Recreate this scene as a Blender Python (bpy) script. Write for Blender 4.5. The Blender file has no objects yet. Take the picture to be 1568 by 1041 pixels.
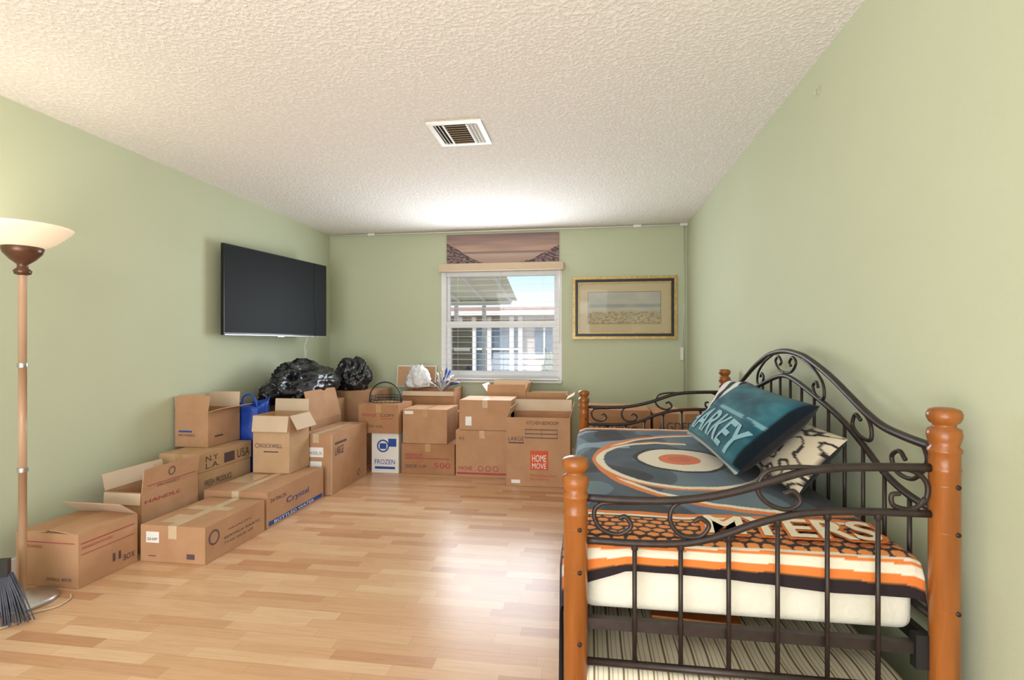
import bpy, bmesh, math, random
from mathutils import Vector, noise
random.seed(7)
def lin(c):
    r=[]
    for x in c[:3]:
        x=x/255.0
        r.append(x/12.92 if x<=0.04045 else ((x+0.055)/1.055)**2.4)
    return (r[0],r[1],r[2],1.0)
# ---------------------------------------------------------------- materials
def newmat(name,col=(200,200,200),rough=0.6,metal=0.0,spec=0.5):
    m=bpy.data.materials.new(name); m.use_nodes=True
    b=m.node_tree.nodes['Principled BSDF']
    b.inputs['Base Color'].default_value=lin(col)
    b.inputs['Roughness'].default_value=rough
    b.inputs['Metallic'].default_value=metal
    b.inputs['Specular IOR Level'].default_value=spec
    return m
def N(m,t,**kw):
    n=m.node_tree.nodes.new(t)
    for k,v in kw.items(): setattr(n,k,v)
    return n
def L(m,a,b): m.node_tree.links.new(a,b)
def BS(m): return m.node_tree.nodes['Principled BSDF']
def ramp(m,stops,fac):
    r=N(m,'ShaderNodeValToRGB'); e=r.color_ramp.elements
    while len(e)<len(stops): e.new(0.5)
    for el,(p,c) in zip(e,stops):
        el.position=p; el.color=c
    L(m,fac,r.inputs['Fac']); return r.outputs['Color']
def noisy(name,c1,c2,scale=5,rough=.6,bump=0,bscale=50,metal=0,stretch=None,spec=.5,detail=3,bdist=.01):
    m=newmat(name,c1,rough,metal,spec)
    tc=N(m,'ShaderNodeTexCoord'); src=tc.outputs['Object']
    if stretch:
        mp=N(m,'ShaderNodeMapping'); mp.inputs['Scale'].default_value=stretch; L(m,src,mp.inputs['Vector']); src=mp.outputs['Vector']
    n=N(m,'ShaderNodeTexNoise'); n.inputs['Scale'].default_value=scale; n.inputs['Detail'].default_value=detail
    L(m,src,n.inputs['Vector'])
    L(m,ramp(m,[(.3,lin(c1)),(.7,lin(c2))],n.outputs['Fac']),BS(m).inputs['Base Color'])
    if bump:
        n2=N(m,'ShaderNodeTexNoise'); n2.inputs['Scale'].default_value=bscale; n2.inputs['Detail'].default_value=3
        L(m,src,n2.inputs['Vector'])
        bp=N(m,'ShaderNodeBump'); bp.inputs['Strength'].default_value=bump; bp.inputs['Distance'].default_value=bdist
        L(m,n2.outputs['Fac'],bp.inputs['Height']); L(m,bp.outputs['Normal'],BS(m).inputs['Normal'])
    return m
def painted(name,rough=.7,bump=0,bscale=200,spec=.3,coat=0):
    m=newmat(name,(255,255,255),rough,0,spec)
    a=N(m,'ShaderNodeAttribute'); a.attribute_name='Col'
    L(m,a.outputs['Color'],BS(m).inputs['Base Color'])
    BS(m).inputs['Coat Weight'].default_value=coat
    if bump:
        tc=N(m,'ShaderNodeTexCoord')
        n2=N(m,'ShaderNodeTexNoise'); n2.inputs['Scale'].default_value=bscale; L(m,tc.outputs['Object'],n2.inputs['Vector'])
        bp=N(m,'ShaderNodeBump'); bp.inputs['Strength'].default_value=bump; bp.inputs['Distance'].default_value=.005
        L(m,n2.outputs['Fac'],bp.inputs['Height']); L(m,bp.outputs['Normal'],BS(m).inputs['Normal'])
    return m

M={}
M['wall']=noisy('sage_wall_paint',(194,200,171),(198,204,176),1.2,.75,.15,160,spec=.25,bdist=.002)
# popcorn ceiling
m=newmat('popcorn_ceiling',(236,232,224),.85,0,.25)
tc=N(m,'ShaderNodeTexCoord')
n=N(m,'ShaderNodeTexNoise'); n.inputs['Scale'].default_value=55; n.inputs['Detail'].default_value=3; n.inputs['Roughness'].default_value=.55
L(m,tc.outputs['Object'],n.inputs['Vector'])
r=ramp(m,[(.42,(0,0,0,1)),(.62,(1,1,1,1))],n.outputs['Fac'])
bp=N(m,'ShaderNodeBump'); bp.inputs['Strength'].default_value=.5; bp.inputs['Distance'].default_value=.008
L(m,r,bp.inputs['Height']); L(m,bp.outputs['Normal'],BS(m).inputs['Normal'])
L(m,ramp(m,[(.35,lin((234,228,221))),(.65,lin((248,244,240)))],n.outputs['Fac']),BS(m).inputs['Base Color'])
M['ceil']=m
# laminate floor
m=newmat('laminate_floor',(215,165,115),.3,0,.38)
tc=N(m,'ShaderNodeTexCoord'); sp=N(m,'ShaderNodeSeparateXYZ'); L(m,tc.outputs['Object'],sp.inputs[0])
def MT(m,op,a,b=None,c=None):
    n=N(m,'ShaderNodeMath',operation=op)
    for i,x in enumerate((a,b,c)):
        if x is None: continue
        if isinstance(x,(int,float)): n.inputs[i].default_value=x
        else: L(m,x,n.inputs[i])
    return n.outputs[0]
row=MT(m,'FLOOR',MT(m,'DIVIDE',sp.outputs['Y'],.066))
wn=N(m,'ShaderNodeTexWhiteNoise',noise_dimensions='1D'); L(m,row,wn.inputs['W'])
xx=MT(m,'ADD',MT(m,'DIVIDE',sp.outputs['X'],.40),MT(m,'MULTIPLY',wn.outputs['Value'],7.3))
colx=MT(m,'FLOOR',xx)
cb=N(m,'ShaderNodeCombineXYZ'); L(m,colx,cb.inputs[0]); L(m,row,cb.inputs[1])
wn2=N(m,'ShaderNodeTexWhiteNoise',noise_dimensions='2D'); L(m,cb.outputs[0],wn2.inputs['Vector'])
base=ramp(m,[(0,lin((192,142,108))),(.12,lin((203,156,120))),(.3,lin((211,168,130))),(.7,lin((217,177,140))),(1,lin((225,190,154)))],wn2.outputs['Value'])
mp=N(m,'ShaderNodeMapping'); mp.inputs['Scale'].default_value=(3,40,1); L(m,tc.outputs['Object'],mp.inputs['Vector'])
gn=N(m,'ShaderNodeTexNoise'); gn.inputs['Scale'].default_value=2; gn.inputs['Detail'].default_value=5; gn.inputs['Distortion'].default_value=.6; L(m,mp.outputs[0],gn.inputs['Vector'])
gr=ramp(m,[(.3,(.86,.81,.76,1)),(.6,(1,1,1,1))],gn.outputs['Fac'])
mx=N(m,'ShaderNodeMix',data_type='RGBA',blend_type='MULTIPLY'); mx.inputs[0].default_value=.7
L(m,base,mx.inputs[6]); L(m,gr,mx.inputs[7])
fy=MT(m,'FRACT',MT(m,'DIVIDE',sp.outputs['Y'],.198)); ed=MT(m,'LESS_THAN',fy,.012)
fx=MT(m,'LESS_THAN',MT(m,'FRACT',xx),.004)
ed2=MT(m,'MULTIPLY',MT(m,'MAXIMUM',ed,fx),.35)
mx2=N(m,'ShaderNodeMix',data_type='RGBA'); L(m,ed2,mx2.inputs[0]); L(m,mx.outputs[2],mx2.inputs[6]); mx2.inputs[7].default_value=lin((120,80,50))
L(m,mx2.outputs[2],BS(m).inputs['Base Color'])
M['floor']=m
M['white']=noisy('white_trim_paint',(236,234,228),(242,240,236),3,.4)
M['vinyl']=noisy('white_vinyl',(238,239,240),(244,244,244),3,.35)
M['card']=noisy('cardboard',(180,138,104),(192,150,116),6,.8,.1,120,spec=.2)
M['card2']=noisy('cardboard_light',(194,158,122),(202,168,134),6,.8,.1,120,spec=.2)
M['card3']=noisy('cardboard_brown',(164,120,86),(178,134,98),6,.8,.1,120,spec=.2)
M['cardin']=noisy('cardboard_inner',(208,186,160),(216,194,170),5,.85,spec=.15)
M['whitecard']=noisy('white_cardboard',(225,222,214),(232,230,224),6,.7)
M['tape']=noisy('packing_tape',(186,146,102),(198,162,120),8,.25)
M['tapew']=noisy('clear_tape',(206,182,150),(216,196,168),8,.2)
M['gap']=newmat('shadow_gap_brown',(90,62,40),.9)
for k,c in dict(red=(170,62,70),blue=(30,70,150),ink=(84,68,72),orange=(206,84,44),purple=(92,70,92),lab=(235,235,230),green=(60,120,70),stem=(90,84,76)).items():
    M[k]=noisy('print_'+k,c,tuple(min(255,x+8) for x in c),20,.7)
M['cream']=noisy('cream_fleece',(232,222,196),(240,230,206),30,.95)
M['ofl']=noisy('orange_fleece',(214,116,44),(226,128,56),30,.95)
M['tvb']=noisy('tv_bezel_black',(14,14,15),(18,18,19),3,.3)
M['tvs']=noisy('tv_screen',(30,33,36),(33,36,39),1,.5,spec=.12)
M['silver']=noisy('brushed_metal',(190,190,192),(205,205,208),20,.3,metal=.9)
M['iron']=noisy('dark_bronze_iron',(50,42,40),(62,52,48),30,.42,metal=.45)
M['postwood']=noisy('honey_wood',(132,74,26),(160,94,40),2,.28,stretch=(14,14,1.5))
M['polewood']=noisy('tan_pole',(182,144,114),(196,160,130),3,.35,stretch=(8,8,1))
M['bronze']=noisy('bronze_cup',(96,66,52),(116,82,64),10,.3,metal=.5)
M['bag']=noisy('black_trash_bag_plastic',(16,18,24),(24,27,34),6,.24,.5,16,spec=.7,bdist=.02)
M['bluebag']=noisy('blue_tote_fabric',(20,62,160),(30,80,185),8,.5,.3,30)
M['wbag']=noisy('white_plastic_bag',(222,224,226),(238,238,240),9,.35,.6,30)
M['matt']=noisy('mattress_fabric',(220,214,196),(230,225,210),10,.85,.5,60,bdist=.006)
M['black']=noisy('black_plastic',(22,22,24),(30,30,32),8,.4)
M['bristle']=noisy('grey_bristles',(70,72,84),(90,92,104),30,.7)
M['gold']=noisy('gold_frame',(168,140,84),(192,164,106),25,.35,.3,60,metal=.5)
M['dark']=newmat('dark_void',(48,38,30),.9)
M['tan']=noisy('tan_headrail',(206,182,154),(212,190,162),4,.6)
M['cork']=noisy('cork_board',(196,150,108),(208,164,122),60,.8)
M['pm']=painted('painted_matte',.7)
M['pg']=painted('painted_under_glass',.5,coat=.6)
M['pf']=painted('printed_fleece',.95,.35,160,spec=.1)
M['pf'].node_tree.nodes['Principled BSDF'].inputs['Sheen Weight'].default_value=.1
# glass
m=bpy.data.materials.new('window_glass'); m.use_nodes=True; nt=m.node_tree; nt.nodes.clear()
o=N(m,'ShaderNodeOutputMaterial'); mixs=N(m,'ShaderNodeMixShader'); mixs.inputs[0].default_value=.04
t=N(m,'ShaderNodeBsdfTransparent'); g=N(m,'ShaderNodeBsdfGlossy'); g.inputs['Roughness'].default_value=.02
L(m,t.outputs[0],mixs.inputs[1]); L(m,g.outputs[0],mixs.inputs[2]); L(m,mixs.outputs[0],o.inputs[0]); M['glass']=m
m=newmat('alabaster_glass',(244,230,208),.35)
BS(m).inputs['Emission Color'].default_value=lin((255,222,184)); BS(m).inputs['Emission Strength'].default_value=.32
M['shade']=m

# ---------------------------------------------------------------- mesh builder
class MB:
    def __init__(s,name): s.name=name; s.v=[];s.f=[];s.mi=[];s.sm=[];s.c=[];s.mats=[]
    def add(s,vs,fs,m,smooth=False,cols=None):
        if m not in s.mats: s.mats.append(m)
        i=s.mats.index(m); o=len(s.v)
        s.v+= [tuple(p) for p in vs]
        s.c+= cols if cols else [(1,1,1,1)]*len(vs)
        for f in fs: s.f.append([o+k for k in f]); s.mi.append(i); s.sm.append(smooth)
    def box(s,x0,x1,y0,y1,z0,z1,m):
        s.hexa([(x0,y0,z0),(x1,y0,z0),(x1,y1,z0),(x0,y1,z0),(x0,y0,z1),(x1,y0,z1),(x1,y1,z1),(x0,y1,z1)],m)
    def hexa(s,p,m): s.add(p,[(0,3,2,1),(4,5,6,7),(0,1,5,4),(1,2,6,5),(2,3,7,6),(3,0,4,7)],m)
    def panel(s,p,u,v,n,m):
        p=Vector(p);u=Vector(u);v=Vector(v);n=Vector(n)
        s.hexa([p,p+u,p+u+v,p+v,p+n,p+u+n,p+u+v+n,p+v+n],m)
    def tube(s,pts,r,m,seg=8,cap=True):
        pts=[Vector(p) for p in pts]; n=len(pts)
        rs=r if isinstance(r,(list,tuple)) else [r]*n
        T=[(pts[min(i+1,n-1)]-pts[max(i-1,0)]).normalized() for i in range(n)]
        a=Vector((0,0,1)) if abs(T[0].z)<.9 else Vector((1,0,0))
        nv=(a-T[0]*a.dot(T[0])).normalized(); vs=[];fs=[]
        for i in range(n):
            nv=(nv-T[i]*nv.dot(T[i])).normalized(); b=T[i].cross(nv)
            for k in range(seg):
                an=2*math.pi*k/seg
                vs.append(pts[i]+(nv*math.cos(an)+b*math.sin(an))*rs[i])
        for i in range(n-1):
            for k in range(seg):
                k2=(k+1)%seg; fs.append((i*seg+k,i*seg+k2,(i+1)*seg+k2,(i+1)*seg+k))
        if cap: fs.append(tuple(range(seg))[::-1]); fs.append(tuple((n-1)*seg+k for k in range(seg)))
        s.add(vs,fs,m,True)
    def lathe(s,cx,cy,prof,m,seg=32):
        vs=[];fs=[];n=len(prof)
        for (r,z) in prof:
            for k in range(seg):
                an=2*math.pi*k/seg; vs.append((cx+r*math.cos(an),cy+r*math.sin(an),z))
        for i in range(n-1):
            for k in range(seg):
                k2=(k+1)%seg; fs.append((i*seg+k,i*seg+k2,(i+1)*seg+k2,(i+1)*seg+k))
        s.add(vs,fs,m,True)
    def grid(s,fn,nu,nv,m,colfn=None,smooth=True):
        vs=[];cs=[];fs=[]
        for j in range(nv+1):
            for i in range(nu+1):
                u=i/nu;v=j/nv; vs.append(fn(u,v))
                cs.append(lin(colfn(u,v)) if colfn else (1,1,1,1))
        for j in range(nv):
            for i in range(nu):
                a=j*(nu+1)+i; fs.append((a,a+1,a+nu+2,a+nu+1))
        s.add(vs,fs,m,smooth,cs)
    def text(s,txt,p,u,v,n,w,h,m,off=.002,offset=0):
        cu=bpy.data.curves.new('t','FONT'); cu.body=txt; cu.size=1; cu.offset=offset; cu.resolution_u=3
        ob=bpy.data.objects.new('t',cu); me=bpy.data.meshes.new_from_object(ob)
        if len(me.vertices)==0: return
        xs=[q.co.x for q in me.vertices]; ys=[q.co.y for q in me.vertices]
        x0,x1,y0,y1=min(xs),max(xs),min(ys),max(ys)
        p=Vector(p);u=Vector(u);v=Vector(v);n=Vector(n)
        vs=[p+u*((q.co.x-x0)/(x1-x0)*w)+v*((q.co.y-y0)/(y1-y0)*h)+n*off for q in me.vertices]
        s.add(vs,[tuple(f.vertices) for f in me.polygons],m)
        bpy.data.objects.remove(ob); bpy.data.curves.remove(cu); bpy.data.meshes.remove(me)
    def build(s,bevel=0,parent=None,recalc=True,sub=0,solid=0):
        me=bpy.data.meshes.new(s.name); me.from_pydata(s.v,[],s.f)
        for mm in s.mats: me.materials.append(mm)
        me.polygons.foreach_set('material_index',s.mi); me.polygons.foreach_set('use_smooth',s.sm)
        at=me.color_attributes.new('Col','FLOAT_COLOR','POINT')
        at.data.foreach_set('color',[x for c in s.c for x in c])
        if recalc:
            bm=bmesh.new(); bm.from_mesh(me); bmesh.ops.recalc_face_normals(bm,faces=bm.faces); bm.to_mesh(me); bm.free()
        ob=bpy.data.objects.new(s.name,me); bpy.context.collection.objects.link(ob)
        if parent: ob.parent=parent
        if solid:
            md=ob.modifiers.new('s','SOLIDIFY'); md.thickness=solid; md.offset=-1
        if bevel:
            md=ob.modifiers.new('b','BEVEL'); md.width=bevel; md.segments=2; md.limit_method='ANGLE'; md.angle_limit=math.radians(50)
        if sub:
            md=ob.modifiers.new('sub','SUBSURF'); md.levels=sub; md.render_levels=sub
        return ob
def smoothpath(P,n=8):
    P=[Vector(p) for p in P]; Q=[P[0]*2-P[1]]+P+[P[-1]*2-P[-2]]; out=[]
    for i in range(1,len(Q)-2):
        for k in range(n):
            t=k/n; a,b,c,d=Q[i-1],Q[i],Q[i+1],Q[i+2]
            out.append(.5*((2*b)+(c-a)*t+(2*a-5*b+4*c-d)*t*t+(3*b-a-3*c+d)*t**3))
    out.append(P[-1]); return out
def interp(tab,x):
    if x<=tab[0][0]: return tab[0][1]
    for (a,b),(c,d) in zip(tab,tab[1:]):
        if x<=c: return b+(d-b)*(x-a)/(c-a)
    return tab[-1][1]

# ---------------------------------------------------------------- room
XL,XR,YB,YF,H=-2.94,.995,5.63,-2.6,2.44
def one(name,*b,m):
    o=MB(name); o.box(*b,m); return o.build()
one('floor',XL-.15,XR+.15,YF-.15,YB+.15,-.12,0,m=M['floor'])
one('ceiling',XL-.15,XR+.15,YF-.15,YB+.15,H,H+.12,m=M['ceil'])
one('wall_left',XL-.15,XL,YF,YB,0,H,m=M['wall'])
one('wall_right',XR,XR+.15,YF,YB,0,H,m=M['wall'])
one('wall_front',XL-.15,XR+.15,YF-.15,YF,0,H,m=M['wall'])
WX0,WX1,WZ0,WZ1=-1.625,-.295,.80,1.99
o=MB('wall_back')
o.box(XL-.15,WX0,YB,YB+.15,0,H,M['wall']); o.box(WX1,XR+.15,YB,YB+.15,0,H,M['wall'])
o.box(WX0,WX1,YB,YB+.15,0,WZ0,M['wall']); o.box(WX0,WX1,YB,YB+.15,WZ1,H,M['wall']); o.build()
one('baseboard_left',XL,XL+.012,YF,YB,0,.08,m=M['white'])
one('baseboard_right',XR-.012,XR,YF,YB,0,.08,m=M['white'])
one('baseboard_back',XL+.012,XR-.012,YB-.012,YB,0,.08,m=M['white'])
# window
w=MB('window_1'); V=M['vinyl']
y0,y1=YB+.02,YB+.10
w.box(WX0,WX0+.055,y0-.02,y1,WZ0,WZ1,V); w.box(WX1-.055,WX1,y0-.02,y1,WZ0,WZ1,V)
w.box(WX0+.055,WX1-.055,y0,y1,WZ0,WZ0+.05,V); w.box(WX0+.055,WX1-.055,y0,y1,WZ1-.05,WZ1,V)
mz=1.41
w.box(WX0+.055,WX1-.055,y0,y1-.01,mz-.035,mz+.035,V)
a0,a1=WX0+.055,WX1-.055
w.box(a0,a0+.045,y0+.01,y1-.02,WZ0+.05,mz-.035,V); w.box(a1-.045,a1,y0+.01,y1-.02,WZ0+.05,mz-.035,V)
w.box(a0+.045,a1-.045,y0+.01,y1-.02,WZ0+.05,WZ0+.10,V)
w.box(a0,a0+.03,y0+.03,y1-.01,mz+.035,WZ1-.05,V); w.box(a1-.03,a1,y0+.03,y1-.01,mz+.035,WZ1-.05,V)
w.box(a0,a1,y0+.05,y0+.054,WZ0+.05,WZ1-.05,M['glass'])
w.build(bevel=.004)
one('trim_1',WX0-.02,WX1+.0,YB-.05,YB-.001,WZ0-.022,WZ0-.002,m=M['white'])
# blinds
b=MB('window_blinds'); 
b.box(-1.63,-.275,YB-.095,YB-.002,1.985,2.065,M['tan'])
for i in range(19):
    z=1.955-i*.062
    b.panel((WX0+.03,YB-.065,z),(WX1-WX0-.06,0,0),(0,.026,.0035),(0,0,.002),V)
b.box(WX0+.03,WX1-.03,YB-.08,YB-.025,.812,.83,V)
for x in (WX0+.2,(WX0+WX1)/2,WX1-.2):
    b.tube([(x,YB-.052,.82),(x,YB-.052,1.99)],.0012,V,5)
b.tube([(WX1-.02,YB-.085,1.98),(WX1-.02,YB-.085,1.2)],.003,V,6)
b.build()
# beach canvas above window
def mixc(a,b,t): 
    t=max(0,min(1,t)); return [a[i]+(b[i]-a[i])*t for i in range(3)]
def beach(u,v):
    n=noise.noise(Vector((u*3,v*10,1)))
    if v>.40:
        t=(v-.40)/.60; c=mixc((188,156,138),(136,114,114),t+.35*n)
    elif v>.33: c=mixc((158,134,126),(132,114,114),(v-.33)/.07)
    else: c=mixc((184,160,146),(168,140,128),(.33-v)/.3+.3*n)
    hl=.72-2.3*u+.07*noise.noise(Vector((u*16,2,0)))          # left dune
    hl2=.36-1.0*u+.04*noise.noise(Vector((u*20,8,0)))
    hr=(u-.70)*1.9+.06*noise.noise(Vector((u*16,5,0)))
    hr2=(u-.60)*.62+.03*noise.noise(Vector((u*20,9,0)))
    if v<max(hl,hr):
        top=max(hl,hr)-v; g=noise.noise(Vector((u*34,v*20,3)))
        c=mixc((80,66,72),(146,122,118),(g+.25)*1.6+top*.6)
    elif v<max(hl2,hr2):
        g=noise.noise(Vector((u*40,v*20,6))); c=mixc((104,88,90),(158,134,124),(g+.3)*1.5)
    return c
p=MB('beach_canvas'); x0,x1,z0,z1=-1.557,-.325,2.07,2.392
p.box(x0,x1,YB-.025,YB-.001,z0,z1,M['card2'])
p.grid(lambda u,v:(x0+(x1-x0)*u,YB-.0265,z0+(z1-z0)*v),300,80,M['pm'],beach); p.build(recalc=False)
# framed print
p=MB('framed_picture'); x0,x1,z0,z1=-.179,.891,1.246,1.903
def ring(p,x0,x1,z0,z1,w,ya,yb,m):
    p.box(x0,x1,ya,yb,z0,z0+w,m);p.box(x0,x1,ya,yb,z1-w,z1,m);p.box(x0,x0+w,ya,yb,z0+w,z1-w,m);p.box(x1-w,x1,ya,yb,z0+w,z1-w,m)
ring(p,x0,x1,z0,z1,.028,YB-.035,YB-.001,M['gold'])
ring(p,x0+.028,x1-.028,z0+.028,z1-.028,.03,YB-.026,YB-.001,M['black'])
ring(p,x0+.058,x1-.058,z0+.058,z1-.058,.01,YB-.03,YB-.001,M['gold'])
def pr(u,v):
    X=u*.934; Z=v*.521
    if X<.09 or X>.844 or Z<.09 or Z>.431: return (190,174,138)
    if X<.098 or X>.836 or Z<.098 or Z>.423: return (120,100,70)
    a=(X-.098)/.738; b_=(Z-.098)/.325
    n=noise.noise(Vector((a*6,b_*5,2)))
    if b_>.62: return (172+10*n,172+8*n,160)
    if b_>.5: return (150+14*n,154+10*n,148)
    if b_>.38: return (178+16*n,172+12*n,154)
    g=noise.noise(Vector((a*22,b_*16,4)))
    return (152,138,108) if g>.1 else (176+12*n,164+10*n,134)
p.grid(lambda u,v:(x0+.068+.934*u,YB-.018,z0+.068+.521*v),180,100,M['pg'],pr); p.build(recalc=False)
# cable raceways
c=MB('cable_raceway')
c.tube([(XL+.03,YB-.02,2.425),(XR-.02,YB-.02,2.425)],.008,M['white'],8)
for x in (-2.43,.49,.96): c.box(x-.04,x+.04,YB-.035,YB-.002,2.412,2.438,M['white'])
c.tube([(.969,YB-.008,2.41),(.969,YB-.008,.70)],.006,M['wall'],8)
c.box(.925,.955,YB-.03,YB-.001,1.03,1.16,M['white'])
c.tube([(.94,YB-.02,1.16),(.95,YB-.018,1.35),(.966,YB-.014,1.6)],.003,M['white'],6)
c.build()
h=MB('wall_hook'); h.tube([(XR-.002,2.48,2.31),(XR-.014,2.48,2.30),(XR-.016,2.48,2.285),(XR-.008,2.48,2.28)],.003,M['wall'],8); h.box(XR-.004,XR-.0005,2.474,2.486,2.285,2.32,M['wall']); h.build()
# vent
v=MB('ceiling_vent'); x0,x1,yy0,yy1=-.915,-.60,2.86,3.20
for (a,b_,c_,d) in ((x0,x1,yy0,yy0+.028),(x0,x1,yy1-.028,yy1),(x0,x0+.028,yy0+.028,yy1-.028),(x1-.028,x1,yy0+.028,yy1-.028)):
    v.box(a,b_,c_,d,H-.012,H-.0005,M['white'])
v.box(x0+.028,x1-.028,yy0+.028,yy1-.028,H-.003,H-.0005,M['dark'])
for i in range(9):
    y=yy0+.04+i*.031
    v.panel((x0+.095,y,H-.016),(x1-x0-.19,0,0),(0,.016,.012),(0,.002,-.001),M['tan'])
for k in range(3):
    for (xx_,d) in ((x0+.034+k*.02,.012),(x1-.034-k*.02,-.012)):
        v.panel((xx_,yy0+.03,H-.004),(d,0,-.012),(0,yy1-yy0-.06,0),(.002,0,0),M['white'])
v.box(x0+.088,x0+.094,yy0+.028,yy1-.028,H-.016,H-.003,M['white']); v.box(x1-.094,x1-.088,yy0+.028,yy1-.028,H-.016,H-.003,M['white'])
v.build()
# ---------------------------------------------------------------- TV
t=MB('wall_television')
A=Vector((-2.845,3.745,1.262)); B=Vector((-2.66,5.02,1.265)); U=(B-A); W=U.length; U.normalize(); Nn=Vector((U.y,-U.x,0)) # facing +X
Z=Vector((0,0,1)); Ht=.725
T0=A
t.panel(T0-Nn*.03,U*W,Z*Ht,Nn*.03,M['tvb'])
t.panel(T0+U*.008+Z*.02,U*(W-.016),Z*(Ht-.028),Nn*.0015,M['tvs'])
t.panel(T0+U*(W/2-.05)-Z*.008-Nn*.02,U*.08,Z*.008,Nn*.02,M['silver'])
t.panel(T0+U*.01-Nn*.01+Z*.0,U*(W-.02),Z*.006,Nn*.0125,M['silver'])
t.panel(T0+U*.35+Z*.15-Nn*.07,U*.5,Z*.4,Nn*.04,M['black'])
C=A+U*(W/2)+Z*.35
t.tube([C-Nn*.06,Vector((XL+.03,C.y,C.z))],.03,M['black'],10)
t.box(XL+.001,XL+.03,C.y-.15,C.y+.15,C.z-.2,C.z+.2,M['black'])
t.tube(smoothpath([T0+U*(W*.86)+Z*Ht+Nn*.004,T0+U*(W*.85)+Z*.4+Nn*.006,T0+U*(W*.87)+Z*.15+Nn*.006,T0+U*(W*.86)-Z*.01+Nn*.003]),.0022,M['black'],6)
t.tube(smoothpath([T0+U*(W*.8)-Nn*.02,T0+U*(W*.79)-Z*.1-Nn*.05,T0+U*(W*.83)-Z*.22-Nn*.08,T0+U*(W*.86)-Z*.12-Nn*.1]),.0025,M['white'],6)
t.build(bevel=.002)
# ---------------------------------------------------------------- torchiere
LX,LY=-2.573,2.05
l=MB('torchiere_floor_lamp')
l.lathe(LX,LY,[(0,0.001),(.13,0.001),(.132,.01),(.12,.022),(.05,.04),(.022,.055),(.0,.056)],M['silver'],40)
l.lathe(LX,LY,[(.0155,.04),(.0155,.60),(.019,.60),(.019,.615),(.0155,.615),(.0155,1.08),(.019,1.08),(.019,1.095),(.0155,1.095),(.0155,1.50)],M['polewood'],16)
l.lathe(LX,LY,[(.0195,.598),(.0205,.605),(.0195,.617)],M['silver'],16); l.lathe(LX,LY,[(.0195,1.078),(.0205,1.087),(.0195,1.097)],M['silver'],16)
l.lathe(LX,LY,[(.0155,1.50),(.03,1.505),(.034,1.52),(.02,1.535),(.02,1.55),(.045,1.57),(.07,1.60),(.078,1.625),(.073,1.63),(0,1.63)],M['bronze'],32)
prof=[(r_*.83,z_) for r_,z_ in [(.06,1.615),(.10,1.632),(.14,1.652),(.18,1.682),(.205,1.702),(.218,1.715),(.222,1.722),(.216,1.724),(.20,1.708),(.175,1.69),(.135,1.662),(.095,1.642),(.0,1.634)]]
l.lathe(LX,LY,prof,M['shade'],48)
l.build(bevel=0)
cd=MB('lamp_cord'); cd.tube(smoothpath([(-2.42,2.14,.006),(-2.38,2.10,.006),(-2.37,2.03,.006),(-2.42,1.96,.006),(-2.40,1.88,.006),(-2.5,1.72,.006),(-2.7,1.68,.006),(-2.9,1.66,.006)]),.004,M['tan'],8); cd.build()
# broom
br=MB('broom')
br.tube([(-2.66,1.80,1.25),(-2.545,1.845,.26)],.012,M['black'],10)
br.panel((-2.66,1.81,.19),(.20,.09,0),(-.02,.03,.0),(0,0,.07),M['black'])
for i in range(46):
    f=i/45; 
    for r_ in range(3):
        p0=Vector((-2.655+.19*f,1.822+.085*f+r_*.008,.20)); p1=Vector((-2.70+.36*f+random.uniform(-.006,.006),1.72+.17*f+r_*.012-.04*math.sin(f*3),.008+random.uniform(0,.012)))
        br.tube([p0,(p0+p1)/2+Vector((0,0,.01)),p1],[.004,.0035,.0025],M['bristle'],4)
br.build()
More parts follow.
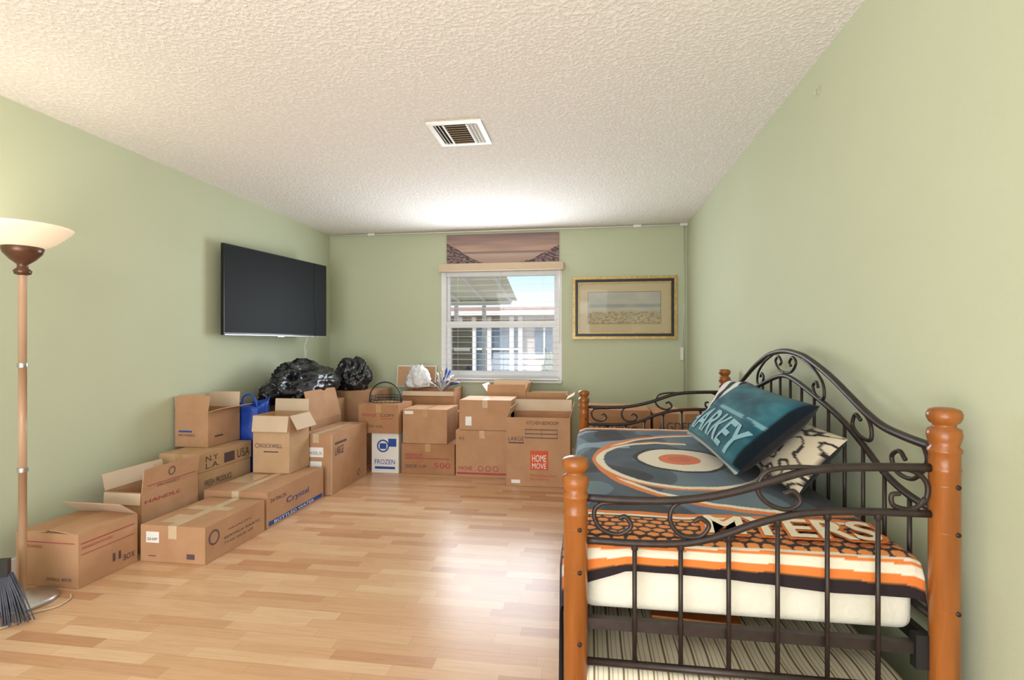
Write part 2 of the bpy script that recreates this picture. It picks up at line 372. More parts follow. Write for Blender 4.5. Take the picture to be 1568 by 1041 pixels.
# ---------------------------------------------------------------- cartons
def carton(x0,x1,y0,y1,z0,z1,m='card',op=False,flaps={},tape=None,prints=(),axis=None,name='moving_box'):
    z0=z0+.0015; b=MB(name); mm=M[m]; th=.005
    if op:
        b.box(x0,x1,y0,y0+th,z0,z1,mm); b.box(x0,x1,y1-th,y1,z0,z1,mm)
        b.box(x0,x0+th,y0+th,y1-th,z0,z1,mm); b.box(x1-th,x1,y0+th,y1-th,z0,z1,mm)
        b.box(x0+th,x1-th,y0+th,y1-th,z0,z0+th,mm)
        b.box(x0+th+.01,x1-th-.01,y0+th+.01,y1-th-.01,z0+th,z1-.09,M['card3'])
        for sd,(ang,ln) in flaps.items():
            a=math.radians(ang); out={'F':(0,-1,0),'B':(0,1,0),'L':(-1,0,0),'R':(1,0,0)}[sd]; out=Vector(out)
            d=out*math.sin(a)+Vector((0,0,1))*math.cos(a); nn=(out*math.cos(a)-Vector((0,0,1))*math.sin(a))*-.004
            if sd in 'FB':
                yy=y0 if sd=='F' else y1; P=Vector((x0+.003,yy,z1)); uu=Vector((x1-x0-.006,0,0))
            else:
                xx_=x0 if sd=='L' else x1; P=Vector((xx_,y0+.003,z1)); uu=Vector((0,y1-y0-.006,0))
            b.panel(P,uu,d*ln,nn,mm)
            b.panel(P+nn*1.0+d*.004,uu,d*(ln-.006),nn*.3,M['cardin'])
    else:
        b.box(x0,x1,y0,y1,z0,z1-.005,mm)
        ax=axis or ('Y' if (y1-y0)>(x1-x0) else 'X')
        if ax=='Y':
            c_=(x0+x1)/2; b.box(x0+.001,c_-.002,y0+.001,y1-.001,z1-.005,z1,mm); b.box(c_+.002,x1-.001,y0+.001,y1-.001,z1-.005,z1,mm)
            if tape:
                t_=M[tape]; b.box(c_-.025,c_+.025,y0-.0015,y1+.0015,z1,z1+.0012,t_); b.box(c_-.025,c_+.025,y0-.0015,y0,z1-.07,z1,t_)
        else:
            c_=(y0+y1)/2; b.box(x0+.001,x1-.001,y0+.001,c_-.002,z1-.005,z1,mm); b.box(x0+.001,x1-.001,c_+.002,y1-.001,z1-.005,z1,mm)
            if tape:
                t_=M[tape]; b.box(x0-.0015,x1+.0015,c_-.025,c_+.025,z1,z1+.0012,t_); b.box(x1,x1+.0015,c_-.025,c_+.025,z1-.07,z1,t_)
    for pr_ in prints:
        face,kind,u,v_,w_,h_,col=pr_[:7]
        if face=='F': P=Vector((x0,y0,z0));uu=Vector((1,0,0));nn=Vector((0,-1,0));FW=x1-x0;FH=z1-z0;vv=Vector((0,0,1))
        elif face=='R': P=Vector((x1,y0,z0));uu=Vector((0,1,0));nn=Vector((1,0,0));FW=y1-y0;FH=z1-z0;vv=Vector((0,0,1))
        elif face=='T': P=Vector((x0,y0,z1));uu=Vector((1,0,0));vv=Vector((0,1,0));nn=Vector((0,0,1));FW=x1-x0;FH=y1-y0
        elif face=='RF': # right flap outer face
            a=math.radians(flaps['R'][0]); P=Vector((x1,y0,z1));uu=Vector((0,1,0)); vv=Vector((math.sin(a),0,math.cos(a))); nn=Vector((math.cos(a),0,-math.sin(a))); FW=y1-y0;FH=flaps['R'][1]
        p=P+uu*(u*FW)+vv*(v_*FH)
        if kind=='rect': b.panel(p+nn*.0004,uu*(w_*FW),vv*(h_*FH),nn*.0012,M[col])
        elif kind=='text': b.text(pr_[7],p,uu,vv,nn,w_*FW,h_*FH,M[col],.0024)
        elif kind=='ring':
            c_=p+uu*(w_*FW/2)+vv*(h_*FH/2); r_=min(w_*FW,h_*FH)/2; vs=[];fs=[]
            for k in range(24):
                an=k*math.pi/12
                for rr in (r_,r_*.78): vs.append(c_+(uu*math.cos(an)+vv*math.sin(an))*rr+nn*.0022)
            for k in range(24):
                q=(k+1)%24; fs.append((2*k,2*k+1,2*q+1,2*q))
            b.add(vs,fs,M[col])
    return b.build(bevel=.0015)
T=lambda f,u,v,w,h,c,s:(f,'text',u,v,w,h,c,s)
Rr=lambda f,u,v,w,h,c:(f,'rect',u,v,w,h,c)
# left run, near to far
carton(-2.80,-2.445,2.20,2.535,0,.262,'card',True,{'L':(-87,.17),'R':(-84,.17),'F':(-89,.12),'B':(-52,.13)},None,[T('F',.08,.72,.35,.05,'red','FRAGILE HANDLE'),T('R',.05,.70,.5,.05,'red','HANDLE WITH CARE'),Rr('R',.04,.80,.9,.02,'red'),Rr('F',.04,.82,.9,.015,'red'),Rr('R',.04,.60,.9,.012,'red'),T('R',.55,.22,.14,.16,'ink','II'),T('R',.74,.14,.2,.12,'ink','BOX'),T('F',.5,.12,.4,.06,'ink','SMALL BOX')])
carton(-2.43,-2.04,2.54,3.06,0,.20,'card',False,{},'tapew',[Rr('F',.09,.52,.20,.30,'lab'),T('F',.11,.58,.16,.08,'ink','SHIP'),Rr('F',.12,.15,.12,.02,'ink'),Rr('F',.72,.12,.12,.14,'ink'),('R','ring',.05,.42,.16,.42,'purple'),T('R',.28,.42,.62,.07,'ink','SERVICE PARTS'),T('R',.28,.28,.5,.06,'ink','THIS SIDE UP'),T('R',.35,.62,.4,.06,'ink','QUALITY'),Rr('T',.1,.55,.7,.12,'tapew'),Rr('T',.2,.1,.3,.25,'tapew')])
carton(-2.74,-2.50,2.62,3.05,0,.345,'card',True,{'R':(6,.13),'L':(14,.10),'B':(-50,.12),'F':(176,.07)},None,[('RF','ring',.42,.42,.12,.42,'ink'),Rr('RF',.08,.22,.85,.03,'red'),T('RF',.25,.08,.4,.09,'ink','PRODUCT'),T('R',.05,.8,.6,.06,'red','HANDLE')])
carton(-2.49,-2.04,3.09,3.80,0,.235,'card',False,{},'tapew',[Rr('R',.02,.06,.95,.12,'blue'),T('R',.1,.075,.7,.08,'lab','BOTTLED WATER'),T('R',.3,.4,.4,.22,'blue','Crystal'),T('R',.04,.68,.26,.1,'ink','24 PACK'),Rr('T',.05,.3,.35,.3,'tapew')])
carton(-2.86,-2.55,3.115,3.65,0,.33,'card2',False,{},'tape',[T('R',.1,.7,.5,.12,'ink','FRESH PRODUCE')])
carton(-2.84,-2.55,3.115,3.66,.331,.457,'card2',False,{},'tape',[T('R',.12,.5,.24,.3,'ink','N.Y.'),T('R',.12,.12,.24,.3,'ink','L.A.'),Rr('R',.45,.15,.2,.55,'ink'),T('R',.7,.2,.25,.5,'ink','USA')])
carton(-2.92,-2.66,3.34,3.68,.458,.705,'card',True,{'F':(-12,.12),'R':(75,.11),'B':(5,.12),'L':(4,.11)},None,[T('F',.12,.3,.5,.07,'ink','MOVING'),Rr('F',.12,.42,.4,.05,'blue'),Rr('R',.2,.25,.25,.05,'ink')])
carton(-2.47,-2.18,3.565,3.84,.236,.66,'card2',True,{'F':(172,.12),'R':(150,.12),'B':(5,.10)},None,[T('F',.2,.44,.62,.07,'ink','ROCKWELL'),('F','ring',.06,.43,.12,.09,'ink'),Rr('F',.3,.36,.4,.02,'ink')])
carton(-2.265,-2.01,3.865,4.53,0,.48,'card',False,{},'tapew',[T('R',.1,.62,.22,.14,'ink','LARGE'),Rr('R',.1,.8,.3,.04,'ink'),('R','ring',.7,.08,.1,.12,'ink'),Rr('F',.25,.62,.5,.16,'lab'),Rr('F',.3,.45,.4,.1,'lab'),T('F',.3,.66,.4,.05,'ink','MODEL 50'),Rr('R',.0,.0,.03,1,'tapew')])
carton(-2.84,-2.30,4.08,4.62,0,.54,'card',True,{'R':(-14,.26),'F':(30,.10),'L':(-5,.1)},None,[T('F',.5,.8,.3,.06,'ink','BOX')])
carton(-2.88,-2.42,4.64,4.93,0,.66,'card',False,{},'tape')
carton(-2.64,-2.14,4.97,5.48,0,.72,'card',False,{},'tape')
carton(-2.0,-1.74,4.62,4.95,0,.371,'whitecard',False,{},None,[('F','ring',.2,.5,.45,.35,'blue'),Rr('F',.30,.6,.25,.14,'blue'),T('F',.12,.22,.75,.12,'blue','FROZEN'),Rr('F',.12,.1,.75,.06,'blue'),Rr('F',.62,.66,.3,.2,'blue')])
carton(-2.11,-1.725,4.58,4.95,.372,.635,'card3',False,{},'tape',[Rr('F',.55,.5,.3,.02,'red'),T('F',.1,.58,.35,.10,'red','PAPER'),T('F',.55,.58,.35,.10,'ink','COPY'),T('F',.1,.2,.5,.08,'ink','LETTER SIZE')],axis='Y')
carton(-1.72,-1.215,4.64,5.08,0,.275,'card3',False,{},'tape',[T('F',.08,.55,.32,.13,'red','PREMIUM'),Rr('F',.08,.5,.82,.03,'red'),T('F',.08,.2,.4,.1,'ink','SIDE UP'),T('F',.62,.2,.3,.18,'red','500')],axis='Y')
carton(-1.71,-1.29,4.65,5.06,.276,.59,'card',False,{},'tape',[Rr('F',.04,.86,.2,.09,'lab')],axis='Y')
carton(-1.88,-1.34,5.10,5.45,0,.72,'card3',True,{'R':(10,.03),'F':(170,.05)},None)
carton(-1.33,-1.02,5.10,5.45,0,.52,'card',False,{},'tape')
carton(-1.19,-.71,4.585,5.0,0,.418,'card',False,{},'tape',[Rr('F',.02,.06,.96,.04,'red'),('F','ring',.42,.13,.11,.12,'red'),('F','ring',.56,.13,.11,.12,'red'),('F','ring',.70,.13,.11,.12,'red'),T('F',.06,.15,.25,.08,'red','MOVE'),T('F',.06,.8,.1,.06,'ink','4.5')],axis='Y')
carton(-1.16,-.69,4.595,4.99,.419,.69,'card',False,{},'tape',[Rr('F',.12,.15,.12,.3,'lab')],axis='Y')
carton(-1.0,-.62,5.06,5.42,0,.72,'card',True,{'F':(-20,.08),'R':(20,.1),'B':(10,.1),'L':(35,.09)})
carton(-.6,-.22,5.0,5.4,0,.66,'card',True,{'F':(5,.07),'R':(60,.09),'B':(10,.05)})
carton(-.695,-.16,4.36,4.80,0,.575,'card',True,{'B':(8,.11),'L':(-20,.08),'R':(15,.1)},None,[Rr('F',.38,.24,.28,.28,'orange'),T('F',.41,.36,.22,.1,'lab','HOME'),T('F',.41,.26,.22,.08,'lab','MOVE'),T('F',.38,.14,.42,.045,'orange','More boxes here.'),T('F',.38,.08,.3,.045,'orange','More moving.'),T('F',.03,.66,.25,.06,'ink','LARGE'),Rr('F',.03,.62,.25,.02,'ink'),T('F',.32,.90,.5,.05,'ink','KITCHEN BEDROOM'),Rr('F',.3,.76,.5,.012,'ink'),Rr('F',.3,.70,.5,.012,'ink'),Rr('F',.3,.82,.5,.012,'ink'),Rr('F',.3,.70,.005,.13,'ink'),Rr('F',.8,.70,.005,.13,'ink'),Rr('F',.55,.70,.005,.13,'ink'),Rr('F',.08,.04,.14,.05,'lab')])
carton(-.02,.46,4.12,4.6,0,.68,'card3',False,{},'tape',[T('F',.1,.7,.7,.12,'ink','MOVING')])
carton(.48,.90,4.12,4.6,0,.66,'card3',False,{},'tape',[T('F',.1,.8,.7,.1,'ink','AGDEER')])
# ---------------------------------------------------------------- bags & loose things
def blob(name,c,r,m,amp=.12,fr=4,seed=0,flat=0,sub=5):
    bm=bmesh.new(); bmesh.ops.create_icosphere(bm,subdivisions=sub,radius=1)
    for q in bm.verts:
        p=q.co.copy(); n1=noise.noise(p*fr*.5+Vector((seed,0,0))); n2=abs(noise.noise(p*fr+Vector((seed,3,0)))); n3=abs(noise.noise(p*fr*2.3+Vector((seed,9,2))))
        k=1+amp*(n1*1.2-n2*1.6-n3*.8)
        z=p.z*k
        if z<-.55: z=-.55+(z+.55)*.15
        q.co=Vector((p.x*k*r[0],p.y*k*r[1],z*r[2]))+Vector(c)
    me=bpy.data.meshes.new(name); bm.to_mesh(me); bm.free(); me.materials.append(m)
    for pl in me.polygons: pl.use_smooth=True
    ob=bpy.data.objects.new(name,me); bpy.context.collection.objects.link(ob)
    return ob
blob('trash_bag',(-2.62,4.49,.805),(.275,.52,.24),M['bag'],.20,2.8,1)
blob('trash_bag',(-2.46,5.18,.845),(.195,.19,.23),M['bag'],.18,2.8,5)
# blue tote
t=MB('blue_tote_bag'); 
def tote(u,v):
    a=2*math.pi*u; rx=.11+.02*v; ry=.10
    cx,cy=math.cos(a),math.sin(a); e=.5
    x=(abs(cx)**e)*(1 if cx>0 else -1)*rx; y=(abs(cy)**e)*(1 if cy>0 else -1)*ry
    n_=noise.noise(Vector((cx*2,cy*2,v*5)))*.02
    return (-2.655+x+n_,3.80+y*.9+n_,.003+.73*v+.03*math.sin(a*2)*v)
t.grid(tote,48,20,M['bluebag']); t.tube(smoothpath([(-2.68,3.74,.68),(-2.67,3.73,.77),(-2.62,3.73,.80),(-2.57,3.73,.77),(-2.55,3.74,.68)]),.008,M['bluebag'],6)
t.build(solid=.004,recalc=False)
cb_=MB('cork_board'); cb_.panel((-2.12,5.56,.723),(.45,0,0),(0,.045,.235),(0,.01,0),M['white']); cb_.panel((-2.108,5.557,.733),(.426,0,0),(0,.04,.212),(0,-.002,0),M['cork']); cb_.build()
bk=MB('wire_basket'); bk.tube(smoothpath([(-2.08,4.75,.64)]+[(-1.92-.16*math.cos(a),4.75,.66+.17*math.sin(a)) for a in [i*math.pi/10 for i in range(1,10)]]+[(-1.76,4.75,.64)]),.006,M['black'],8)
for z in (.645,.67,.70): bk.tube([(-1.92+.155*math.cos(i*math.pi/12),4.77+.12*math.sin(i*math.pi/12),z) for i in range(25)],.003,M['black'],6)
for i in range(24):
    a=i*math.pi/12; bk.tube([(-1.92+.155*math.cos(a),4.77+.12*math.sin(a),.64),(-1.92+.155*math.cos(a),4.77+.12*math.sin(a),.70)],.002,M['black'],5)
bk.build()
blob('white_plastic_bag',(-1.78,5.28,.83),(.15,.09,.15),M['wbag'],.3,3,8,sub=4)
fl=MB('artificial_flowers')
for i in range(34):
    a=random.uniform(-.6,3.6); r_=random.uniform(.04,.17)
    p0=Vector((-1.50,5.22,.70)); p1=Vector((-1.47+1.0*r_*math.cos(a),5.2+random.uniform(-.04,.04),.80+r_*.9*max(0,math.sin(a))))
    mm=[M['stem'],M['wbag'],M['bluebag'],M['wbag'],M['tan'],M['ink']][i%6]
    fl.tube(smoothpath([p0,(p0+p1)/2+Vector((0,0,.02)),p1],4),[.002]*5+[.004,.009,.011,.003],mm,6)
fl.build()
# ---------------------------------------------------------------- daybed
D=MB('daybed'); I=M['iron']; P=M['postwood']
pl,pr2,pn,pf=-.04,.91,1.51,3.75
def post(x,y,top):
    r=.034
    prof=[(.0,0.001),(.03,.002),(.034,.02),(.034,top-.165),(.036,top-.16),(.034,top-.155),(.034,top-.12),(.0375,top-.115),(.0375,top-.108),(.031,top-.10),(.036,top-.085),(.0385,top-.07),(.036,top-.056),(.025,top-.05),(.025,top-.044),(.033,top-.038),(.0385,top-.026),(.0385,top-.016),(.034,top-.006),(.02,top-.001),(0,top)]
    D.lathe(x,y,prof,P,40)
    for z in (top-.2,top-.32,top-.52):
        D.lathe(x,y-.0,[(.0342,z-.001),(.0342,z+.001)],P,40)
        D.tube([(x+.012,y-.030,z),(x+.012,y-.0355,z)],.006,I,10)
post(pl,pn,.862);post(pl,pf,.862);post(pr2,pn,1.018);post(pr2,pf,1.018)
toptab=[(-.006,.745),(.10,.742),(.23,.747),(.33,.762),(.42,.786),(.50,.815),(.58,.841),(.665,.853),(.77,.858),(.876,.86)]
sectab=[(-.006,.624),(.12,.622),(.24,.627),(.31,.64),(.37,.66),(.435,.688),(.51,.713),(.585,.729),(.70,.738),(.876,.74)]
def arm(Y,full):
    pm=lambda x,z:Vector((x,Y,z))
    D.tube(smoothpath([pm(*q) for q in toptab],5),.0115,I,10)
    D.tube(smoothpath([pm(*q) for q in sectab],5),.0105,I,10)
    D.tube([pm(-.01,.28),pm(.88,.28)],.0105,I,10)
    for x in (.125,.25,.377,.503,.628,.752):
        D.tube([pm(x,.28),pm(x,interp(sectab,x))],.0065,I,8)
        D.lathe(x,Y,[(.0065,interp(sectab,x)-.022),(.010,interp(sectab,x)-.018),(.010,interp(sectab,x)-.005)],I,8)
    # scroll work
    D.tube(smoothpath([pm(.20,.742),pm(.12,.735),pm(.035,.73),pm(.012,.70),pm(.03,.66),pm(.08,.645),pm(.115,.668),pm(.10,.695),pm(.08,.69)]),.0065,I,8)
    D.tube(smoothpath([pm(.40,.78),pm(.30,.755),pm(.235,.735),pm(.222,.69),pm(.25,.652),pm(.30,.65),pm(.325,.68),pm(.305,.70),pm(.285,.69)]),.0065,I,8)
    D.tube(smoothpath([pm(.62,.85),pm(.54,.85),pm(.475,.835),pm(.452,.79),pm(.475,.752),pm(.525,.735),pm(.56,.755),pm(.545,.785),pm(.52,.778)]),.0065,I,8)
    D.tube(smoothpath([pm(.74,.857),pm(.83,.852),pm(.868,.82),pm(.865,.775),pm(.83,.75),pm(.79,.758),pm(.785,.785),pm(.805,.79)]),.0065,I,8)
    D.tube(smoothpath([pm(.74,.738),pm(.83,.745),pm(.865,.78)]),.006,I,8)
arm(pn,1);arm(pf,0)
# back panel
ot=[(1.535,.905),(1.68,.912),(1.80,.925),(1.90,.955),(2.0,.995),(2.17,1.063),(2.38,1.125),(2.52,1.146),(2.63,1.152),(2.74,1.146),(2.88,1.125),(3.09,1.063),(3.26,.995),(3.36,.955),(3.46,.925),(3.58,.912),(3.725,.905)]
it=[(1.535,.735),(1.68,.75),(1.80,.785),(1.92,.845),(2.09,.915),(2.31,.975),(2.5,1.02),(2.63,1.035),(2.76,1.02),(2.95,.975),(3.17,.915),(3.34,.845),(3.46,.785),(3.58,.75),(3.725,.735)]
bmp=lambda y,z:Vector((pr2,y,z))
D.tube(smoothpath([bmp(*q) for q in ot],4),.0125,I,10); D.tube(smoothpath([bmp(*q) for q in it],4),.0105,I,10)
D.tube([bmp(1.53,.45),bmp(3.73,.45)],.0105,I,8)
for i in range(16):
    y=1.66+i*(3.60-1.66)/15; D.tube([bmp(y,.45),bmp(y,interp(it,y))],.0065,I,8)
for s_ in (1,-1):
    f=lambda y,z:bmp(2.63+s_*(y-2.63),z)
    D.tube(smoothpath([f(1.60,.91),f(1.58,.86),f(1.64,.80),f(1.72,.80),f(1.75,.84),f(1.71,.865),f(1.68,.845)]),.0065,I,8)
    D.tube(smoothpath([f(1.98,.985),f(1.88,.93),f(1.87,.87),f(1.94,.87),f(1.99,.90),f(1.97,.94),f(1.935,.925)]),.0065,I,8)
    D.tube(smoothpath([f(2.45,1.13),f(2.33,1.09),f(2.23,1.03),f(2.22,.97),f(2.29,.975),f(2.32,1.01),f(2.29,1.03),f(2.27,1.01)]),.0065,I,8)
    D.tube(smoothpath([f(2.63,1.05),f(2.55,1.06),f(2.50,1.10),f(2.54,1.125),f(2.58,1.10),f(2.56,1.085)]),.0065,I,8)
# side / end rails
for y in (1.535,3.725): D.box(-.01,.88,y-.012,y+.012,.365,.395,I)
D.box(-.052,-.028,1.54,3.72,.35,.395,I); D.box(.895,.915,1.54,3.72,.35,.395,I)
for i in range(12): D.box(-.03,.9,1.7+i*.17,1.73+i*.17,.36,.366,I)
D.box(.845,.885,1.512,1.54,.33,.42,M['black'])
D.build()
# mattress
def rbox(name,x0,x1,y0,y1,z0,z1,m,bev,colfn=None):
    o=MB(name); o.box(x0,x1,y0,y1,z0,z1,m); ob=o.build(); md=ob.modifiers.new('b','BEVEL'); md.width=bev; md.segments=5
    for p in ob.data.polygons: p.use_smooth=True
    return ob
rbox('mattress',-.025,.875,1.565,3.69,.398,.592,M['matt'],.035)
# trundle mattress with woven stripes
tr=MB('trundle_mattress')
def tcol(u,v):
    x=u*.92; k=(x/.042)%1; n_=noise.noise(Vector((x*300,v*3,0)))*8
    if k<.13: return (112+n_,94+n_,76)
    if .28<k<.34: return (170+n_,152+n_,126)
    if .62<k<.70: return (152+n_,138+n_,114)
    return (214+n_,204+n_,180)
def tpos(u,v):
    x=-.03+.90*u
    if v<.12: t=v/.12; y=1.50; z=.06+.17*t
    elif v<.2: t=(v-.12)/.08*math.pi/2; y=1.50+.03*(1-math.cos(t)); z=.23+.03*math.sin(t)
    else: y=1.53+(v-.2)/.8*2.15; z=.26+.006*math.sin(y*22)*math.sin(x*14)
    if u<.03: z-=.03*(1-u/.03)**2
    if u>.97: z-=.03*((u-.97)/.03)**2
    return (x,y,z)
tr.grid(tpos,460,60,M['pm'],tcol); tr.box(-.028,.868,1.51,3.68,.055,.225,M['matt']); tr.box(-.03,.87,1.5,3.7,.0015,.05,M['black']); tr.build(recalc=False)
bo=MB('wooden_tray'); bo.panel((.20,1.78,.268),(.28,-.02,0),(.01,.16,.01),(0,0,.02),M['postwood']); bo.build(bevel=.004)
# blanket -----------------------------------------------------------
SU=[(0,-.085,.47),(.40,-.082,.07),(.45,-.068,.02),(.49,-.03,.002),(.52,.0,0),(1.37,.86,0),(1.40,.885,.01),(1.44,.889,.05)]
SV=[(0,1.545,.088),(.07,1.548,.034),(.10,1.562,.011),(.15,1.605,0),(2.20,3.66,0),(2.24,3.695,.015),(2.30,3.70,.08)]
def pl3(tab,t):
    for a,b_ in zip(tab,tab[1:]):
        if t<=b_[0]:
            f=(t-a[0])/(b_[0]-a[0]); return a[1]+(b_[1]-a[1])*f,a[2]+(b_[2]-a[2])*f
    return tab[-1][1],tab[-1][2]
def bpos(u,v):
    s=u*1.44; t=v*2.30; x,dz=pl3(SU,s); y,dy=pl3(SV,t)
    z=.612-dz-dy+.005*noise.noise(Vector((x*4,y*3,0)))+.003*noise.noise(Vector((x*12,y*9,4)))
    if s<.42: x+=-.006+.012*math.sin(t*9)*(1-s/.42)
    if t<.1:
        k=(1-t/.1)
        y-=.010*abs(math.sin(s*7))*k; z-=k*(.03*max(0,(x-.5))/.4+.03*max(0,(.10-x))/.1)-k*.006*math.sin(x*9)
    return (x,y,max(z,.02))
NAVY=(70,80,92);CR=(230,220,198);OR=(218,124,60);BK=(46,38,40);BL=(132,152,166)
def bcol(u,v):
    s=u*1.44; t=v*2.30
    x,_=pl3(SU,s); y,_=pl3(SV,t)
    if s<.42: return (52,52,58)
    if t<.5:
        q=t+.006*math.sin(x*7+.5)
        if q<.032: return BK
        if q<.036: return (120,80,50)
        if q<.062: return OR
        if q<.088: return CR
        if q<.098: return OR
        if q<.110 and x>.25: return CR
        if q<.315:
            a=.042; hx_=x/a; hy_=(y/(a*.866)); r_=math.floor(hy_); hx2=hx_+(.5 if r_%2 else 0)
            fx_=hx2-math.floor(hx2)-.5; fy_=hy_-r_-.5
            return (226,142,76) if (fx_*fx_+fy_*fy_)<.17 else (54,44,42)
        if q<.325: return BK
        if q<.345: return CR
        if q<.375: return OR
    if t>2.12: return BK if t>2.25 else (OR if t>2.2 else (CR if t>2.16 else OR))
    dx=(x-.44); dy=(y-2.70)
    r1=math.hypot(dx/.10,dy/.12); r2=math.hypot(dx/.20,dy/.25)
    if r1<1: return (218,120,76) if r1>.55 else (204,108,78)
    if r2<1: return CR
    if r2<1.12: return BK
    r3=math.hypot((dx+.02)/.36,(dy+.05)/.46)
    if 1<r3<1.08 and (dx<.1 or dy<0): return CR
    if 1.08<r3<1.13 and (dx<.1 or dy<0): return OR
    r4=math.hypot((dx-.25)/.62,(dy+.05)/.74)
    if 1<r4<1.04: return CR
    if 1.04<r4<1.09: return OR
    if x<.22 and 2.95<y<3.5 and noise.noise(Vector((x*3,y*2,5)))>-.15: return BL
    n_=noise.noise(Vector((x*9,y*3,1))); n3=noise.noise(Vector((x*3+2,y*2.2,7)))
    if n3>.12: return (94+14*n_,112+14*n_,126)
    if n3<-.22: return (52,54,60)
    return (NAVY[0]+18*n_,NAVY[1]+18*n_,NAVY[2]+18*n_)
bl=MB('throw_blanket'); bl.grid(bpos,320,520,M['pf'],bcol)
bl.text('MYERS',(.325,1.604,.620),(1,-.0,0),(.14,.98,0),(0,0,1),.52,.20,M['ofl'],.003,offset=.055)
bl.text('MYERS',(.342,1.618,.620),(1,-.0,0),(.14,.98,0),(0,0,1),.49,.172,M['cream'],.0055,offset=.02)
bl.build(recalc=False)
# pillows
def pillow(name,c4,th,colfn,txt=None,n=64):
    BLc,BRc,TRc,TLc=[Vector(q) for q in c4]
    nn=((BRc-BLc).cross(TLc-BLc)).normalized()
    o=MB(name)
    def mk(sg):
        def f(u,v):
            a,b_=u*2-1,v*2-1
            pin=.06; uu=.5+.5*a*(1-pin*(1-b_*b_)); vv=.5+.5*b_*(1-pin*(1-a*a))
            # edges bow inward between pointed corners
            p=BLc*(1-uu)*(1-vv)+BRc*uu*(1-vv)+TRc*uu*vv+TLc*(1-uu)*vv
            h_=((1-a**4)*(1-b_**4))**.55*th*(1+.12*noise.noise(Vector((a*2.5,b_*2.5,sg))))
            return p+nn*h_*sg
        return f
    o.grid(mk(1),n,n,M['pf'],colfn); o.grid(mk(-1),n,n,M['pf'],lambda u,v:(40,40,44))
    if txt: 
        f=mk(1)
        cu=MB('x'); cu.text(txt,(0,0,0),(1,0,0),(0,1,0),(0,0,1),1,1,M['lab'],0,offset=.02)
        bm=bmesh.new(); vs=[bm.verts.new(q) for q in cu.v]
        for q in cu.f:
            try: bm.faces.new([vs[k] for k in q])
            except: pass
        bmesh.ops.triangulate(bm,faces=bm.faces)
        bmesh.ops.subdivide_edges(bm,edges=[e for e in bm.edges if e.calc_length()>.05],cuts=2,use_grid_fill=False)
        bmesh.ops.triangulate(bm,faces=bm.faces)
        bm.verts.index_update()
        o.add([f(.09+.86*q.co.x,.09+.36*q.co.y+.06*math.sin(q.co.x*3.1))+nn*.004 for q in bm.verts],[tuple(v.index for v in fc.verts) for fc in bm.faces],M['pm'],False,[lin((134,176,188))]*len(bm.verts)); bm.free()
    return o.build(recalc=False)
def teal(u,v):
    n_=noise.noise(Vector((u*5,v*6,2)))+.5*noise.noise(Vector((u*14,v*14,5)))
    if v<.07 or u<.05 : return (180,188,184) if (v<.035 or u<.025) else (44,92,104)
    if u>.965 or v>.97: return (20,30,38)
    if .54<v<.58: return (120,164,174) if n_>-.1 else (44,98,112)
    return (42+24*n_,92+30*n_,106+28*n_)
def patt(u,v):
    n_=noise.noise(Vector((u*7,v*6,3)))
    if abs(n_)<.10: return (50,42,44)
    return (206,194,170)
def zeb(u,v):
    return (36,34,38) if math.sin(u*16+4*noise.noise(Vector((u*2,v*3,1))))>.1 else (225,225,222)
pillow('patterned_pillow',[(.72,2.80,.64),(.74,2.02,.635),(.87,1.93,.86),(.87,2.70,.88)],.06,patt)
pillow('throw_pillow',[(.56,3.17,.665),(.58,2.22,.655),(.80,1.98,.965),(.80,2.80,.99)],.085,teal,'HARKEY')
pillow('striped_pillow',[(.70,3.50,.635),(.68,3.12,.635),(.83,2.92,.99),(.85,3.36,.97)],.05,zeb)
# ---------------------------------------------------------------- outside
g=MB('ground'); g.box(-14,10,YB+.16,30,-.2,-.05,noisy('patio_concrete',(205,200,190),(220,216,208),2,.9)); g.build()
ho=MB('neighbor_house'); stuc=noisy('house_stucco',(206,196,188),(216,206,198),3,.9); gl=noisy('house_glass',(84,106,128),(110,130,150),1,.2); wh=M['white']; rf=noisy('roof_tile',(190,146,128),(200,158,140),8,.9)
ho.box(-9,5,15,15.3,-.1,2.1,stuc)
ho.hexa([(-9,14.4,2.08),(5,14.4,2.08),(5,19,2.5),(-9,19,2.5),(-9,14.4,2.16),(5,14.4,2.16),(5,19,2.6),(-9,19,2.6)],rf)
ho.box(-9,5,14.35,14.4,2.02,2.14,wh)
ho.box(-6,-1.9,14.9,14.99,.3,1.85,gl)
for x in (-5.8,-5.1,-4.4,-3.7,-3.3,-2.85,-2.2,-1.95): ho.box(x-.06,x+.06,14.75,14.89,.0,2.0,wh)
for z in (.3,1.05,1.8): ho.box(-6,-1.9,14.8,14.89,z,z+.06,wh)
ho.box(-1.55,-1.0,14.9,14.99,.9,1.8,gl); ho.box(-1.6,-.95,14.85,14.9,.84,.9,wh); ho.box(-1.6,-.95,14.85,14.9,1.8,1.86,wh); ho.box(-1.3,-1.25,14.85,14.9,.9,1.8,wh); ho.build()
pc=MB('patio_cover'); cream=noisy('awning_cream',(236,230,196),(242,236,206),2,.7)
BS(cream).inputs['Transmission Weight'].default_value=0
pc.hexa([(-5,7,2.42),(-1.25,7,2.42),(-1.38,10,2.04),(-5,10,2.04),(-5,7,2.43),(-1.25,7,2.43),(-1.38,10,2.05),(-5,10,2.05)],cream)
for i in range(7): x=-1.5-i*.5; pc.panel((x,7,2.38),(.04,0,0),(-.02,3,-.38),(0,0,.04),wh)
pc.box(-5,-1.5,9.9,10.0,1.96,2.03,wh)
for x in (-3.0,-2.6,-2.05): pc.box(x,x+.07,9.9,9.97,-.05,1.95,wh)
pc.build()
sc=MB('patio_shutters'); brn=noisy('shutter_brown',(88,70,60),(108,88,76),5,.7)
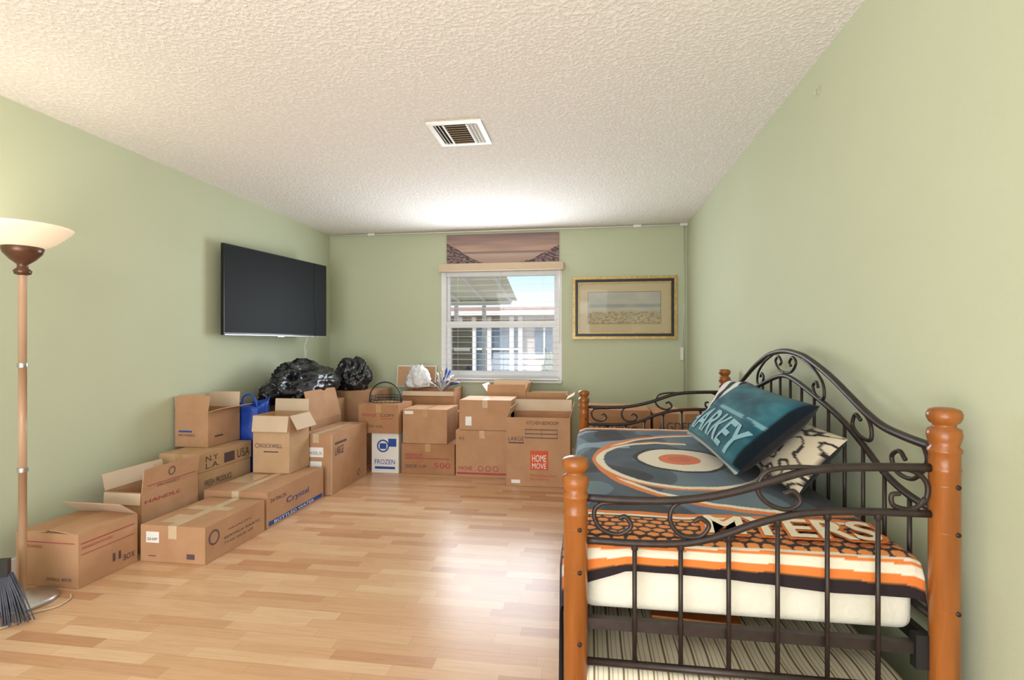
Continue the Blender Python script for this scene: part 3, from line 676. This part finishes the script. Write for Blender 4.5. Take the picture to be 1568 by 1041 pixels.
for x in (-2.85,-2.45): 
    sc.box(x,x+.36,9.2,9.24,-.05,1.55,brn); 
    for k in range(12): sc.panel((x+.03,9.19,.2+k*.11),(.30,0,0),(0,-.03,.05),(0,0,.01),wh if k%4==0 else M['dark'])
sc.box(-3.2,-2.0,9.1,9.3,-.05,.1,wh); sc.build()
bs=blob('garden_bush',(-.66,9.2,.36),(.24,.25,.72),noisy('bush_green',(70,96,44),(120,140,70),25,.9,.8,40),.35,6,3)
# ---------------------------------------------------------------- lights
def area(name,loc,rot,sx,sy,e,col):
    d=bpy.data.lights.new(name,'AREA'); d.shape='RECTANGLE'; d.size=sx; d.size_y=sy; d.energy=e; d.color=col
    o=bpy.data.objects.new(name,d); o.location=loc; o.rotation_euler=rot; bpy.context.collection.objects.link(o); return o
R=math.radians
area('window_daylight',(-.96,YB-.13,1.40),(R(-97),0,0),1.25,1.05,46,(.86,.93,1))
area('added_upward_fill',(-.95,-1.3,.45),(R(180-44),0,0),3.0,1.6,104,(.91,.94,1))  # added fill behind the camera, aimed up to brighten the ceiling
area('added_overhead_fill',(-.9,-1.1,2.30),(R(28),0,0),2.6,1.4,30,(.93,.96,1))  # added overhead fill behind the camera; no fixture hangs there
area('added_rear_fill',(-1.2,-2.45,1.4),(R(90),0,R(6)),2.4,1.8,54,(.91,.95,1))  # added fill in front of the rear wall, which has no window
d=bpy.data.lights.new('torchiere_bulb','POINT'); d.energy=3; d.color=(1,.88,.74); d.shadow_soft_size=.05
o=bpy.data.objects.new('torchiere_bulb',d); o.location=(LX,LY,1.73); bpy.context.collection.objects.link(o)
d=bpy.data.lights.new('sun','SUN'); d.energy=2.4; d.angle=.01; d.color=(1,.96,.9)
o=bpy.data.objects.new('sun',d); o.rotation_euler=(R(48),0,R(-25)); bpy.context.collection.objects.link(o)
wd=bpy.data.worlds.new('world'); bpy.context.scene.world=wd; wd.use_nodes=True; nt=wd.node_tree
sk=nt.nodes.new('ShaderNodeTexSky'); sk.sky_type='NISHITA'; sk.sun_disc=False; sk.sun_elevation=R(50); sk.sun_rotation=R(160)
bg=nt.nodes['Background']; nt.links.new(sk.outputs[0],bg.inputs[0]); bg.inputs[1].default_value=.19
sc_=bpy.context.scene
sc_.view_settings.view_transform='Standard'; sc_.view_settings.look='None'; sc_.view_settings.exposure=0
# ---------------------------------------------------------------- camera
cam=bpy.data.cameras.new('camera'); cam.sensor_width=36; cam.lens=803/1568*36; cam.shift_y=8.5/1568; cam.clip_start=.05
co=bpy.data.objects.new('camera',cam); co.location=(0,0,1.178); co.rotation_euler=(R(90),0,math.atan(119/803)); bpy.context.collection.objects.link(co); sc_.camera=co
